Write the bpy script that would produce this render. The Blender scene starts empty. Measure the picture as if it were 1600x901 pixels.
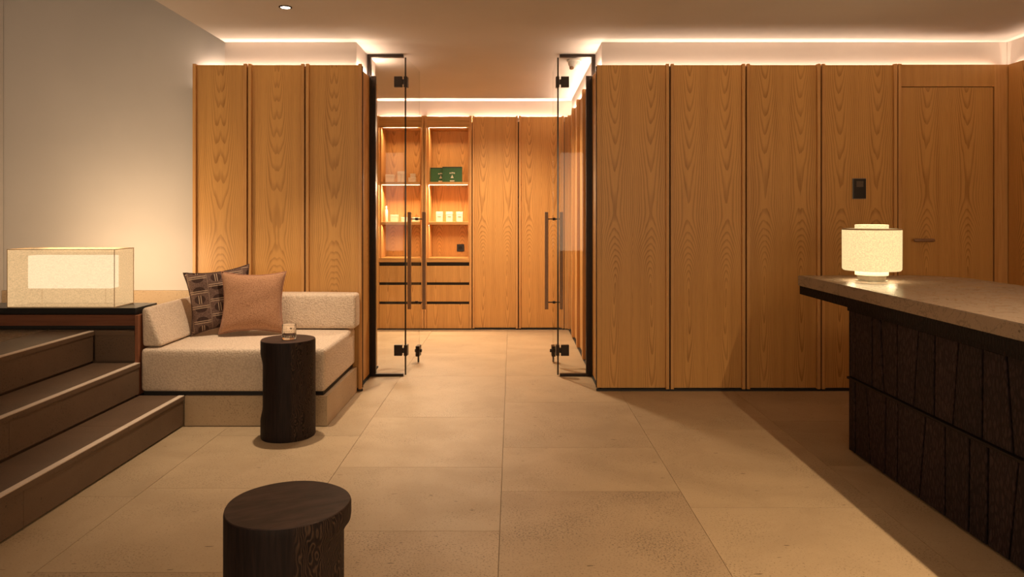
import bpy, bmesh, math, random
from mathutils import Vector, Matrix
random.seed(7)
C = bpy.context.scene.collection
SC = bpy.context.scene
PI = math.pi

# ------------------------------------------------------------------ camera
cam = bpy.data.cameras.new('camera')
cam.sensor_width = 36.0
cam.lens = 1120 / 1600 * 36
cam.shift_x = 0.0
cam.shift_y = -(450.5 - 334) / 1600
cam.clip_start = 0.05
camo = bpy.data.objects.new('camera', cam)
camo.location = (0, 0, 1.3)
camo.rotation_euler = (PI / 2, 0, 0)
C.objects.link(camo)
SC.camera = camo

# ------------------------------------------------------------------ world / exposure
w = bpy.data.worlds.new('world'); SC.world = w; w.use_nodes = True
w.node_tree.nodes['Background'].inputs[0].default_value = (0.60, 0.48, 0.40, 1)
w.node_tree.nodes['Background'].inputs[1].default_value = 0.06
SC.view_settings.view_transform = 'Standard'
SC.view_settings.look = 'None'
SC.view_settings.exposure = 0.0
SC.view_settings.gamma = 1.0
SC.view_settings.use_curve_mapping = False
SC.cycles.use_denoising = True
SC.cycles.max_bounces = 10
SC.cycles.diffuse_bounces = 5
SC.cycles.transparent_max_bounces = 16
SC.cycles.sample_clamp_indirect = 4.0
SC.cycles.caustics_refractive = False
SC.cycles.caustics_reflective = False

# ------------------------------------------------------------------ lights
WARM = (1.0, 0.71, 0.50)
WARM2 = (1.0, 0.69, 0.42)
def area(name, loc, sx, sy, power, col, rot=(0, 0, 0), spread=180):
    l = bpy.data.lights.new(name, 'AREA'); l.shape = 'RECTANGLE'; l.size = sx; l.size_y = sy
    l.energy = power; l.color = col; l.spread = math.radians(spread)
    o = bpy.data.objects.new(name, l); o.location = loc; o.rotation_euler = rot; C.objects.link(o)
    return o
def spot(name, loc, power, col, angle, blend, radius=0.03, rot=(0, 0, 0)):
    l = bpy.data.lights.new(name, 'SPOT'); l.energy = power; l.color = col
    l.spot_size = math.radians(angle); l.spot_blend = blend; l.shadow_soft_size = radius
    o = bpy.data.objects.new(name, l); o.location = loc; o.rotation_euler = rot; C.objects.link(o)
    return o
UP = (PI, 0, 0)
# LED strips lying in the slots between the cladding tops and the plaster:
# a deep narrow line (crisp bright edge on the ceiling) and a wider shallow one (soft glow)
def cove(name, x, y, sx, sy, deep, soft):
    t = 0.010
    area(name, (x, y, 2.235), max(sx, t), max(sy, t), deep, WARM, UP)
    area(name + '_glow', (x, y, 2.372), max(sx, 0.02), max(sy, 0.02), soft, WARM, UP)
cove('cove_led_right', 2.14, 5.330, 2.90, 0, 9.5, 6.5)
cove('cove_led_left', -1.75, 5.330, 1.16, 0, 4, 2.8)
area('cove_led_corridor_right', (0.652, 6.93, 2.404), 0.02, 2.25, 11, WARM, UP)
area('cove_led_corridor_left', (-1.145, 5.935, 2.404), 0.02, 0.26, 2, WARM, UP)
area('cove_led_return_left', (-1.145, 5.52, 2.404), 0.02, 0.38, 1.6, WARM, UP)
area('cove_led_return_right', (0.652, 5.52, 2.404), 0.02, 0.38, 1.7, WARM, UP)
area('cove_led_back', (-0.65, 8.108, 2.340), 2.5, 0.012, 26, WARM, UP)
cove('cove_led_side', 3.678, 3.6, 0, 3.3, 10, 7)
# recessed linear light above the desk, outside the frame
area('linear_ceiling_light', (2.33, 1.10, 2.565), 0.03, 2.3, 92, (1.0, 0.70, 0.42), spread=135)
# downlight over the stool; the back and floor spots are added fills without fixtures
spot('downlight_stool', (-1.403, 4.438, 2.56), 190, (1.0, 0.74, 0.50), 78, 1.0, 0.025)
spot('fill_spot_back', (-0.25, 6.95, 2.56), 225, (1.0, 0.75, 0.52), 142, 0.9, 0.04)
spot('fill_spot_floor', (-0.35, 2.6, 2.56), 14, (1.0, 0.70, 0.46), 125, 0.9, 0.05)
# added broad warm fill, unseen behind the camera
area('rear_fill_light', (-0.05, -3.1, 1.55), 6.6, 2.0, 46, (1.0, 0.74, 0.48), (math.radians(92), 0, 0), spread=95)
# dim neutral light coming down the stairwell
area('stairwell_light', (-3.0, 2.2, 3.5), 1.2, 2.0, 4.5, (1.0, 0.84, 0.74))

# ------------------------------------------------------------------ node helpers
class N:
    def __init__(s, name):
        s.m = bpy.data.materials.new(name); s.m.use_nodes = True
        s.t = s.m.node_tree; s.b = s.t.nodes['Principled BSDF']; s.out = s.t.nodes['Material Output']
    def n(s, ty, **k):
        o = s.t.nodes.new(ty)
        for a, v in k.items(): setattr(o, a, v)
        return o
    def put(s, sock, v):
        if isinstance(v, bpy.types.NodeSocket): s.t.links.new(v, sock)
        else: sock.default_value = v
    def f(s, op, a, b=None, c=None, clamp=False):
        o = s.n('ShaderNodeMath', operation=op); o.use_clamp = clamp
        for i, v in enumerate((a, b, c)):
            if v is not None: s.put(o.inputs[i], v)
        return o.outputs[0]
    def mr(s, v, a, b, c=0.0, d=1.0, smooth=True):
        o = s.n('ShaderNodeMapRange', interpolation_type='SMOOTHSTEP' if smooth else 'LINEAR')
        s.put(o.inputs[0], v)
        for i, x in zip((1, 2, 3, 4), (a, b, c, d)): s.put(o.inputs[i], x)
        return o.outputs[0]
    def xyz(s, kind='Object'):
        tc = s.n('ShaderNodeTexCoord'); sp = s.n('ShaderNodeSeparateXYZ'); s.t.links.new(tc.outputs[kind], sp.inputs[0])
        return tc.outputs[kind], sp.outputs[0], sp.outputs[1], sp.outputs[2]
    def vec(s, x, y, z):
        o = s.n('ShaderNodeCombineXYZ'); s.put(o.inputs[0], x); s.put(o.inputs[1], y); s.put(o.inputs[2], z); return o.outputs[0]
    def sc(s, v, k):
        o = s.n('ShaderNodeVectorMath', operation='MULTIPLY'); s.put(o.inputs[0], v); o.inputs[1].default_value = k; return o.outputs[0]
    def noise(s, v, scale, detail=3, rough=0.5, dist=0.0):
        o = s.n('ShaderNodeTexNoise'); s.put(o.inputs['Vector'], v); o.inputs['Scale'].default_value = scale
        o.inputs['Detail'].default_value = detail; o.inputs['Roughness'].default_value = rough; o.inputs['Distortion'].default_value = dist
        return o.outputs['Fac']
    def vor(s, v, scale, feature='F1'):
        o = s.n('ShaderNodeTexVoronoi', feature=feature); s.put(o.inputs['Vector'], v); o.inputs['Scale'].default_value = scale
        return o.outputs['Distance']
    def mix(s, fac, a, b, blend='MIX'):
        o = s.n('ShaderNodeMix', data_type='RGBA', blend_type=blend)
        s.put(o.inputs[0], fac)
        s.put(o.inputs[6], a if not isinstance(a, tuple) else (*a, 1)[:4]); s.put(o.inputs[7], b if not isinstance(b, tuple) else (*b, 1)[:4])
        return o.outputs[2]
    def rnd(s): return s.n('ShaderNodeObjectInfo').outputs['Random']
    def bump(s, h, strength, dist):
        o = s.n('ShaderNodeBump'); o.inputs['Strength'].default_value = strength; o.inputs['Distance'].default_value = dist
        s.put(o.inputs['Height'], h); s.t.links.new(o.outputs[0], s.b.inputs['Normal'])
    def fin(s, col, rough=0.5, spec=0.5, metal=0.0):
        s.put(s.b.inputs['Base Color'], (*col, 1) if isinstance(col, tuple) else col)
        s.put(s.b.inputs['Roughness'], rough); s.b.inputs['Specular IOR Level'].default_value = spec
        s.put(s.b.inputs['Metallic'], metal)
        return s.m

LIGHTW = (0.61, 0.33, 0.102); DARKW = (0.27, 0.118, 0.027)
def wood_figured(name, quarter=0.135, zk=0.73, light=LIGHTW, dark=DARKW, freq=95.0, wob=0.020, amp=0.22):
    s = N(name); v, x, y, z = s.xyz(); r = s.rnd()
    seed = s.f('MULTIPLY', r, 37.0)
    zz = s.f('ADD', z, s.f('MULTIPLY', s.f('SUBTRACT', r, 0.5), 0.14))
    nl = s.f('SUBTRACT', s.noise(s.vec(seed, 3.1, zz), 1.6, 2), 0.5)
    u = s.f('SUBTRACT', s.f('ABSOLUTE', x), quarter)
    u = s.f('ADD', u, s.f('MULTIPLY', nl, 0.05))
    nb = s.f('SUBTRACT', s.noise(s.vec(s.f('MULTIPLY', s.f('ABSOLUTE', x), 9.0), seed, s.f('MULTIPLY', zz, 1.6)), 1.0, 3), 0.5)
    w1 = s.mr(zz, zk, zk + 0.62, 0.0, 0.10)
    w2 = s.mr(zz, zk + 0.55, zk + 2.6, 0.0, -0.12)
    w3 = s.mr(zz, zk, zk - 1.3, 0.0, 0.07, False)
    ww = s.f('ADD', s.f('ADD', s.f('ADD', w1, w2), w3), s.f('MULTIPLY', nb, wob))
    ww = s.f('ADD', ww, 0.006)
    rr = s.f('SQRT', s.f('ADD', s.f('MULTIPLY', u, u), s.f('MULTIPLY', ww, ww)))
    fn = s.f('SUBTRACT', s.noise(s.vec(s.f('MULTIPLY', x, 60.0), seed, s.f('MULTIPLY', zz, 5.0)), 1.0, 2), 0.5)
    rr = s.f('ADD', rr, s.f('MULTIPLY', fn, 0.0025))
    t = s.f('FRACT', s.f('MULTIPLY', rr, freq))
    line = s.mr(t, 0.45, 0.93)
    line = s.f('MULTIPLY', line, s.mr(t, 1.0, 0.95))
    pore = s.noise(s.vec(s.f('MULTIPLY', x, 420.0), seed, s.f('MULTIPLY', zz, 9.0)), 1.0, 2)
    pore = s.mr(pore, 0.45, 0.75)
    streak = s.noise(s.vec(s.f('MULTIPLY', x, 26.0), seed, s.f('MULTIPLY', zz, 0.7)), 1.0, 3)
    fac = s.f('ADD', s.f('MULTIPLY', line, s.f('ADD', s.f('MULTIPLY', streak, 0.6), amp)), s.f('MULTIPLY', pore, 0.22))
    fac = s.f('ADD', fac, s.f('MULTIPLY', s.f('SUBTRACT', streak, 0.5), 0.6), clamp=True)
    col = s.mix(fac, light, dark)
    hs = s.n('ShaderNodeHueSaturation'); s.put(hs.inputs['Value'], s.f('ADD', s.f('MULTIPLY', r, 0.12), 0.94)); s.put(hs.inputs['Color'], col)
    s.bump(s.f('ADD', line, pore), 0.10, 0.001)
    return s.fin(hs.outputs[0], 0.42, 0.35)
def wood_plain(name, light=LIGHTW, dark=DARKW, axis='z', rough=0.42):
    s = N(name); v, x, y, z = s.xyz(); r = s.f('MULTIPLY', s.rnd(), 20.0)
    k = {'z': (90.0, 90.0, 3.0), 'x': (3.0, 90.0, 90.0)}[axis]
    a = s.noise(s.sc(v, k), 1.0, 3, 0.6); k2 = tuple(q * 0.22 for q in k)
    b = s.noise(s.sc(v, k2), 1.0, 2)
    fac = s.f('ADD', s.mr(a, 0.38, 0.75, 0, 0.55), s.mr(b, 0.35, 0.7, 0, 0.4), clamp=True)
    s.bump(a, 0.1, 0.001)
    return s.fin(s.mix(fac, light, dark), rough, 0.35)
def stone(name, base=(0.455, 0.345, 0.215), dark=(0.27, 0.19, 0.11), speck=1.0, rough=0.52, coord='Object', vein=0.0, var=0.12, extra=0.0):
    s = N(name); v0, x, y, z = s.xyz(coord); r = s.rnd()
    o = s.n('ShaderNodeVectorMath', operation='ADD'); s.put(o.inputs[0], v0); s.put(o.inputs[1], s.vec(s.f('MULTIPLY', r, 31.0), s.f('MULTIPLY', r, 17.0), 0.0))
    v = o.outputs[0]
    cloud = s.noise(v, 2.2, 5, 0.6, 0.4)
    fine = s.noise(v, 130.0, 3, 0.6)
    col = s.mix(s.mr(cloud, 0.3, 0.75, 0.0, 0.38), base, dark)
    col = s.mix(s.mr(fine, 0.35, 0.8, 0.0, 0.35), col, tuple(c * 0.72 for c in base))
    dens = s.mr(s.noise(v, 3.0, 3), 0.42, 0.68)
    sp = s.noise(v, 120.0, 2, 0.7)
    spm = s.mr(s.f('ADD', sp, s.f('MULTIPLY', dens, 0.075)), 0.645 - extra, 0.70 - extra, 0.0, 0.7 * speck)
    col = s.mix(spm, col, tuple(c * 0.45 for c in dark))
    st = s.noise(s.sc(v, (16.0, 55.0, 40.0)), 1.0, 1)
    col = s.mix(s.mr(st, 0.755, 0.785, 0.0, 0.8 * speck), col, tuple(c * 0.4 for c in dark))
    if vein:
        vn = s.noise(v, 5.0, 6, 0.65, 1.2)
        vm = s.mr(s.f('ABSOLUTE', s.f('SUBTRACT', vn, 0.5)), 0.0, 0.022, vein, 0.0)
        col = s.mix(vm, col, tuple(c * 0.5 for c in dark))
    hs = s.n('ShaderNodeHueSaturation'); s.put(hs.inputs['Value'], s.f('ADD', s.f('MULTIPLY', r, var), 1 - var / 2)); s.put(hs.inputs['Color'], col)
    s.bump(fine, 0.06, 0.002)
    return s.fin(hs.outputs[0], s.mr(cloud, 0.3, 0.7, rough - 0.02, rough + 0.05), 0.35)
def plaster(name, c):
    s = N(name); v, x, y, z = s.xyz()
    a = s.noise(v, 1.5, 4); b = s.noise(v, 160.0, 2)
    s.bump(b, 0.08, 0.001)
    return s.fin(s.mix(s.mr(a, 0.3, 0.7), c, tuple(q * 0.94 for q in c)), 0.85, 0.2)
def fabric(name, c, c2, scale=170.0, bs=0.5, bd=0.004):
    s = N(name); v, x, y, z = s.xyz()
    a = s.noise(v, scale, 3, 0.6); d = s.vor(v, scale * 0.9)
    h = s.f('SUBTRACT', a, s.f('MULTIPLY', d, 0.7))
    s.bump(h, bs, bd)
    s.b.inputs['Sheen Weight'].default_value = 0.15
    return s.fin(s.mix(s.mr(h, -0.15, 0.4), c2, c), 0.95, 0.15)
def plain(name, c, rough=0.5, metal=0.0, spec=0.5, bump=0.0):
    s = N(name); v, x, y, z = s.xyz(); a = s.noise(v, 60.0, 3)
    if bump: s.bump(a, bump, 0.002)
    return s.fin(s.mix(s.mr(a, 0.3, 0.7), c, tuple(q * 0.85 for q in c)), rough, spec, metal)
def emis(name, c, k):
    s = N(name); s.b.inputs['Emission Color'].default_value = (*c, 1); s.b.inputs['Emission Strength'].default_value = k
    return s.fin((0.8, 0.8, 0.8), 0.6, 0.1)

M = {}
M['wood'] = wood_figured('oak_veneer_bookmatched')
M['wood_single'] = wood_figured('oak_veneer_crown', 0.015, 0.55, freq=95.0, wob=0.024, amp=0.12)
M['wood_door'] = wood_figured('oak_veneer_door', 0.15, 0.78)
M['rib'] = wood_plain('oak_solid', (0.62, 0.34, 0.12), (0.42, 0.20, 0.062))
M['wood_h'] = wood_plain('oak_solid_horizontal', axis='x')
M['walnut'] = wood_plain('walnut', (0.20, 0.075, 0.038), (0.10, 0.034, 0.016), 'x', 0.4)
M['walnut_v'] = wood_plain('walnut_upright', (0.30, 0.12, 0.06), (0.16, 0.06, 0.03), 'z', 0.4)
M['floor'] = stone('limestone_floor')
M['grout'] = plain('grout', (0.52, 0.42, 0.29), 0.9)
M['floor2'] = stone('limestone_floor_speckled', (0.43, 0.32, 0.20), (0.25, 0.17, 0.10), 1.0, extra=0.05)
M['step'] = stone('limestone_step_shaded', (0.145, 0.092, 0.057), (0.075, 0.046, 0.028), 0.8, 0.45)  # same limestone, darkened so the steps' unlit look sits in the colour
M['landing'] = stone('limestone_landing', (0.27, 0.195, 0.125), (0.16, 0.11, 0.07), 0.5, 0.24)
M['nosing'] = stone('limestone_nosing', (0.68, 0.57, 0.46), (0.58, 0.48, 0.38), 0.2, 0.8)
M['plinth'] = stone('limestone_plinth', (0.50, 0.38, 0.25), (0.34, 0.24, 0.15), 0.9, 0.5)
M['counter'] = stone('counter_stone', (0.33, 0.27, 0.21), (0.18, 0.135, 0.10), 0.7, 0.22, vein=0.4)
M['plaster'] = plaster('warm_white_plaster', (0.54, 0.48, 0.44))
M['ceiling'] = plaster('ceiling_plaster', (0.60, 0.565, 0.54))
M['wallgrey'] = plaster('grey_plaster', (0.56, 0.53, 0.51))
M['black'] = plain('black_plinth', (0.012, 0.009, 0.008), 0.6)
M['bronze'] = plain('dark_bronze', (0.030, 0.020, 0.015), 0.38, 0.7)
M['handle'] = plain('brown_bronze', (0.28, 0.155, 0.080), 0.45, 0.1)
M['steel'] = plain('brushed_nickel', (0.40, 0.37, 0.31), 0.4, 1.0)
M['white_plastic'] = plain('white_plastic', (0.75, 0.72, 0.68), 0.4)
M['black_plastic'] = plain('black_plastic', (0.012, 0.012, 0.013), 0.3)
M['boucle'] = fabric('cream_boucle', (0.74, 0.62, 0.49), (0.60, 0.48, 0.37), 110.0, 0.7, 0.005)
M['terracotta'] = fabric('terracotta_weave', (0.45, 0.25, 0.145), (0.29, 0.15, 0.085), 190.0, 0.5, 0.003)
M['piping'] = fabric('terracotta_piping', (0.40, 0.20, 0.12), (0.28, 0.13, 0.08), 260.0, 0.4, 0.002)
M['brown_piping'] = fabric('brown_piping', (0.10, 0.06, 0.05), (0.06, 0.035, 0.03), 260.0, 0.4, 0.002)

def glass_pane():
    s = N('clear_glass'); t = s.t
    tr = s.n('ShaderNodeBsdfTransparent'); tr.inputs[0].default_value = (0.97, 0.975, 0.965, 1)
    gl = s.n('ShaderNodeBsdfGlossy'); gl.inputs['Roughness'].default_value = 0.02
    fr = s.n('ShaderNodeFresnel'); fr.inputs[0].default_value = 1.45
    mx = s.n('ShaderNodeMixShader'); ge = s.n('ShaderNodeNewGeometry'); t.links.new(s.f('MULTIPLY', s.f('MINIMUM', fr.outputs[0], 0.06), s.f('SUBTRACT', 1.0, ge.outputs['Backfacing'])), mx.inputs[0]); t.links.new(tr.outputs[0], mx.inputs[1]); t.links.new(gl.outputs[0], mx.inputs[2])
    t.links.new(mx.outputs[0], s.out.inputs[0]); return s.m
M['glass'] = glass_pane()
M['glass_edge'] = plain('glass_edge_green', (0.030, 0.022, 0.014), 0.15)
def tumbler_glass():
    s = N('cut_glass'); s.b.inputs['Transmission Weight'].default_value = 1.0; s.b.inputs['IOR'].default_value = 1.45
    return s.fin((0.96, 0.93, 0.88), 0.03)
M['tumbler'] = tumbler_glass()

def charred(name, board=False, c1=(0.015, 0.0085, 0.0095), c2=(0.044, 0.026, 0.0265)):
    s = N(name); v, x, y, z = s.xyz(); r = s.rnd()
    a = s.noise(s.sc(v, (70.0, 70.0, 14.0)), 1.0, 4, 0.7, 0.6)
    b = s.vor(s.sc(v, (60.0, 60.0, 22.0)), 1.0, 'DISTANCE_TO_EDGE' if board else 'F1')
    h = s.f('ADD', a, s.mr(b, 0.0, 0.25, -0.35, 0.0))
    s.bump(h, 0.7 if board else 0.4, 0.004)
    hs = s.n('ShaderNodeHueSaturation'); s.put(hs.inputs['Value'], s.f('ADD', s.f('MULTIPLY', r, 0.5), 0.75)); s.put(hs.inputs['Color'], s.mix(s.mr(h, 0.2, 0.7), c1, c2))
    return s.fin(hs.outputs[0], 0.7, 0.18)
M['board'] = charred('charred_board', True)
M['desk_dark'] = charred('dark_desk_frame', True, (0.005, 0.003, 0.0032), (0.014, 0.008, 0.008))
def stool_side():
    s = N('charred_oak_side'); v, x, y, z = s.xyz()
    ang = s.f('ARCTAN2', y, x)
    n = s.f('SUBTRACT', s.noise(s.vec(s.f('MULTIPLY', ang, 1.1), 0.0, s.f('MULTIPLY', z, 3.2)), 1.6, 3), 0.5)
    k = s.f('ADD', s.f('MULTIPLY', ang, 21.0), s.f('MULTIPLY', n, 24.0))
    t = s.f('FRACT', k); ln = s.mr(s.f('ABSOLUTE', s.f('SUBTRACT', t, 0.5)), 0.0, 0.35, 1.0, 0.0)
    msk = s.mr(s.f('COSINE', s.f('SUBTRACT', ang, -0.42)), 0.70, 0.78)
    a = s.noise(s.sc(v, (110.0, 110.0, 7.0)), 1.0, 3, 0.6)
    h = s.f('ADD', s.f('MULTIPLY', s.f('MULTIPLY', ln, msk), 0.8), s.f('MULTIPLY', a, 0.6))
    s.bump(h, 0.55, 0.004)
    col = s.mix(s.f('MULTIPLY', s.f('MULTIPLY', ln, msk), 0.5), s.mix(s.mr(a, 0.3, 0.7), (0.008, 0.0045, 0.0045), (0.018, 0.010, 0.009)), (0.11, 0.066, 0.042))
    return s.fin(col, 0.6, 0.2)
def stool_top():
    s = N('charred_oak_top'); v, x, y, z = s.xyz()
    rot = s.f('ADD', s.f('MULTIPLY', x, 0.9), s.f('MULTIPLY', y, 0.45)); rot2 = s.f('SUBTRACT', s.f('MULTIPLY', y, 0.9), s.f('MULTIPLY', x, 0.45))
    a = s.noise(s.vec(s.f('MULTIPLY', rot, 5.0), s.f('MULTIPLY', rot2, 26.0), 0.0), 1.0, 4, 0.65, 0.8)
    b = s.noise(v, 12.0, 3)
    f = s.f('ADD', s.mr(a, 0.35, 0.7, 0, 0.7), s.mr(b, 0.4, 0.7, 0, 0.3), clamp=True)
    s.bump(a, 0.3, 0.002)
    return s.fin(s.mix(f, (0.018, 0.010, 0.009), (0.068, 0.040, 0.033)), 0.5, 0.25)
M['desk_rail'] = plain('dark_desk_rail', (0.014, 0.008, 0.006), 0.6, 0.0, 0.15); M['stool'] = stool_side(); M['stool_top'] = stool_top()

def pattern_pillow():
    s = N('brown_patterned_weave'); v, x, y, z = s.xyz()
    def tri(a, p):                     # distance to nearest multiple of p
        q = s.f('DIVIDE', a, p); fr = s.f('FRACT', s.f('ADD', q, 50.5)); return s.f('MULTIPLY', s.f('ABSOLUTE', s.f('SUBTRACT', fr, 0.5)), p)
    cw, ch = 0.116, 0.10
    xo = s.f('ADD', x, 0.075)
    ci = s.f('FLOOR', s.f('ADD', s.f('DIVIDE', xo, cw), 50.0))
    off = s.f('MULTIPLY', s.f('MODULO', ci, 2.0), 0.036)
    zz = s.f('ADD', z, off)
    lx = s.f('SUBTRACT', s.f('MULTIPLY', s.f('FRACT', s.f('ADD', s.f('DIVIDE', xo, cw), 50.0)), cw), cw / 2)
    lz = s.f('SUBTRACT', s.f('MULTIPLY', s.f('FRACT', s.f('ADD', s.f('DIVIDE', zz, ch), 50.0)), ch), ch / 2)
    ri = s.f('FLOOR', s.f('ADD', s.f('DIVIDE', zz, ch), 50.0))
    edge = s.f('ABSOLUTE', s.f('SUBTRACT', s.f('ABSOLUTE', lz), ch / 2 - 0.0065))
    dbl = s.mr(edge, 0.0016, 0.0028, 1.0, 0.0)
    inside = s.mr(s.f('ABSOLUTE', lx), cw / 2 - 0.006, cw / 2 - 0.004, 1.0, 0.0)
    dbl = s.f('MULTIPLY', dbl, inside)
    vert = s.mr(s.f('SUBTRACT', cw / 2, s.f('ABSOLUTE', lx)), 0.0006, 0.002, 0.55, 0.0)
    # oval medallion with a double bar in every other row, arches in the rest
    ov = s.f('ADD', s.f('POWER', s.f('DIVIDE', lx, 0.034), 2.0), s.f('POWER', s.f('DIVIDE', lz, 0.029), 2.0))
    oval = s.mr(ov, 0.9, 1.05, 1.0, 0.0)
    bar = s.mr(s.f('ABSOLUTE', s.f('SUBTRACT', s.f('ABSOLUTE', lx), 0.0065)), 0.0018, 0.003, 1.0, 0.0)
    bar = s.f('MULTIPLY', bar, s.mr(s.f('ABSOLUTE', lz), 0.026, 0.029, 1.0, 0.0))
    par = s.f('MODULO', s.f('ADD', ri, ci), 2.0)
    arch = s.f('MULTIPLY', s.mr(s.f('ADD', s.f('POWER', s.f('DIVIDE', lx, 0.036), 2.0), s.f('POWER', s.f('DIVIDE', s.f('ADD', s.f('ABSOLUTE', lz), -0.038), 0.024), 2.0)), 0.9, 1.05, 1.0, 0.0), 1.0)
    par1 = s.f('SUBTRACT', 1.0, par)
    darkm = s.f('MAXIMUM', s.f('MULTIPLY', oval, par), s.f('MULTIPLY', arch, par1))
    lightm = s.f('MAXIMUM', s.f('MAXIMUM', dbl, vert), s.f('MULTIPLY', bar, par))
    wv = s.noise(s.sc(v, (500.0, 500.0, 160.0)), 1.0, 2)
    base = s.mix(s.mr(wv, 0.35, 0.7), (0.075, 0.043, 0.038), (0.21, 0.14, 0.11))
    col = s.mix(s.f('MULTIPLY', darkm, 0.75), base, (0.026, 0.014, 0.013))
    col = s.mix(lightm, col, (0.42, 0.31, 0.22))
    s.bump(wv, 0.4, 0.002)
    return s.fin(col, 0.95, 0.1)
M['pattern'] = pattern_pillow()

def shade(name, c, k, weave, transp=0.0):
    s = N(name); v, x, y, z = s.xyz()
    a = s.noise(s.sc(v, (weave, weave, weave * 5)), 1.0, 2); b = s.noise(s.sc(v, (weave * 5, weave * 5, weave)), 1.0, 2)
    f = s.mr(s.f('ADD', a, b), 0.78, 1.22, 0.66, 1.0)
    em = s.n('ShaderNodeEmission'); s.put(em.inputs[0], (*c, 1)); s.put(em.inputs[1], s.f('MULTIPLY', f, k))
    df = s.n('ShaderNodeBsdfDiffuse'); df.inputs[0].default_value = (0.28, 0.22, 0.14, 1)
    ad = s.n('ShaderNodeAddShader'); s.t.links.new(em.outputs[0], ad.inputs[0]); s.t.links.new(df.outputs[0], ad.inputs[1])
    last = ad.outputs[0]
    if transp:
        tr = s.n('ShaderNodeBsdfTransparent'); mx = s.n('ShaderNodeMixShader'); mx.inputs[0].default_value = 1 - transp
        s.t.links.new(tr.outputs[0], mx.inputs[1]); s.t.links.new(last, mx.inputs[2]); last = mx.outputs[0]
    s.t.links.new(last, s.out.inputs[0]); return s.m
M['shade_outer'] = shade('box_shade_gauze', (1.0, 0.64, 0.31), 0.80, 90, 0.22)
M['shade_inner'] = shade('box_shade_core', (1.0, 0.82, 0.56), 2.6, 150)
M['drum'] = shade('drum_shade_linen', (1.0, 0.76, 0.36), 1.12, 90)
M['drum2'] = shade('drum_core_linen', (1.0, 0.76, 0.38), 1.15, 80)
M['led'] = emis('led_diffuser', (1.0, 0.72, 0.42), 5.0)
M['spot_lens'] = emis('spot_lens', (1.0, 0.88, 0.70), 14.0)

# ------------------------------------------------------------------ mesh helpers
def box(bm, x0, x1, y0, y1, z0, z1, bev=0.0, seg=2):
    vs = [bm.verts.new((x, y, z)) for x in (x0, x1) for y in (y0, y1) for z in (z0, z1)]
    fs = [bm.faces.new([vs[i] for i in q]) for q in ((0, 1, 3, 2), (4, 6, 7, 5), (0, 4, 5, 1), (2, 3, 7, 6), (0, 2, 6, 4), (1, 5, 7, 3))]
    if bev:
        es = list({e for f in fs for e in f.edges})
        bmesh.ops.bevel(bm, geom=es, offset=bev, segments=seg, affect='EDGES', profile=0.5)
    return bm
def B(*a, **k): return box(bmesh.new(), *a, **k)
def prism(bm, pts, z0, z1):          # pts ccw in xy
    n = len(pts); lo = [bm.verts.new((x, y, z0)) for x, y in pts]; hi = [bm.verts.new((x, y, z1)) for x, y in pts]
    bm.faces.new(lo[::-1]); bm.faces.new(hi)
    for i in range(n): bm.faces.new((lo[i], lo[(i + 1) % n], hi[(i + 1) % n], hi[i]))
    return bm
def lathe(bm, prof, cx=0, cy=0, n=48, cap=True, rf=None):
    rings = []
    for r, z in prof:
        ring = []
        for i in range(n):
            a = 2 * PI * i / n; rr = r * (rf(a, z) if rf else 1)
            ring.append(bm.verts.new((cx + rr * math.cos(a), cy + rr * math.sin(a), z)))
        rings.append(ring)
    for p, q in zip(rings, rings[1:]):
        for i in range(n): bm.faces.new((p[i], p[(i + 1) % n], q[(i + 1) % n], q[i]))
    if cap: bm.faces.new(rings[0][::-1]); bm.faces.new(rings[-1])
    return bm
def tube(bm, p, q, r, n=12):
    p = Vector(p); q = Vector(q); d = (q - p).normalized(); u = d.orthogonal().normalized(); v = d.cross(u)
    a = [bm.verts.new(p + r * (math.cos(2 * PI * i / n) * u + math.sin(2 * PI * i / n) * v)) for i in range(n)]
    b = [bm.verts.new(q + r * (math.cos(2 * PI * i / n) * u + math.sin(2 * PI * i / n) * v)) for i in range(n)]
    bm.faces.new(a[::-1]); bm.faces.new(b)
    for i in range(n): bm.faces.new((a[i], a[(i + 1) % n], b[(i + 1) % n], b[i]))
    return bm
def mk(name, bm, mat, parent=None, loc=(0, 0, 0), smooth=False, world=False):
    if world and parent is not None:
        p = parent; off = Vector((0, 0, 0))
        while p is not None: off += Vector(p.location); p = p.parent
        off += Vector(loc); bmesh.ops.translate(bm, verts=bm.verts, vec=-off)
    elif world:
        bmesh.ops.translate(bm, verts=bm.verts, vec=-Vector(loc))
    bmesh.ops.recalc_face_normals(bm, faces=bm.faces)
    me = bpy.data.meshes.new(name); bm.to_mesh(me); bm.free()
    for m in (mat if isinstance(mat, (list, tuple)) else [mat]): me.materials.append(m)
    if smooth:
        for p in me.polygons: p.use_smooth = True
        if smooth == 'auto':
            me.set_sharp_from_angle(angle=math.radians(35))
    o = bpy.data.objects.new(name, me); o.location = loc; o.parent = parent; C.objects.link(o)
    return o
def thing(name, label, cat, loc=(0, 0, 0), rz=0, group=None):
    o = bpy.data.objects.new(name, None); o.empty_display_size = 0.1; C.objects.link(o); o.location = loc; o.rotation_euler = (0, 0, rz)
    return tag(o, label, cat, group)
def tag(o, label, cat, group=None):
    o['label'] = label; o['category'] = cat
    if group: o['group'] = group
    return o
def struct(name, bm, mat, label=None, smooth=False):
    o = mk(name, bm, mat, smooth=smooth); o['kind'] = 'structure'
    if label: o['label'] = label
    return o
def dup(root, loc, rz=None, label=None, group=None):
    r = root.copy(); C.objects.link(r); r.location = loc
    if rz is not None: r.rotation_euler = (0, 0, rz)
    if label: r['label'] = label
    if group: r['group'] = group
    for ch in list(root.children):
        c = ch.copy(); C.objects.link(c); c.parent = r
        for g in list(ch.children):
            d = g.copy(); C.objects.link(d); d.parent = c
    return r

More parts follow.
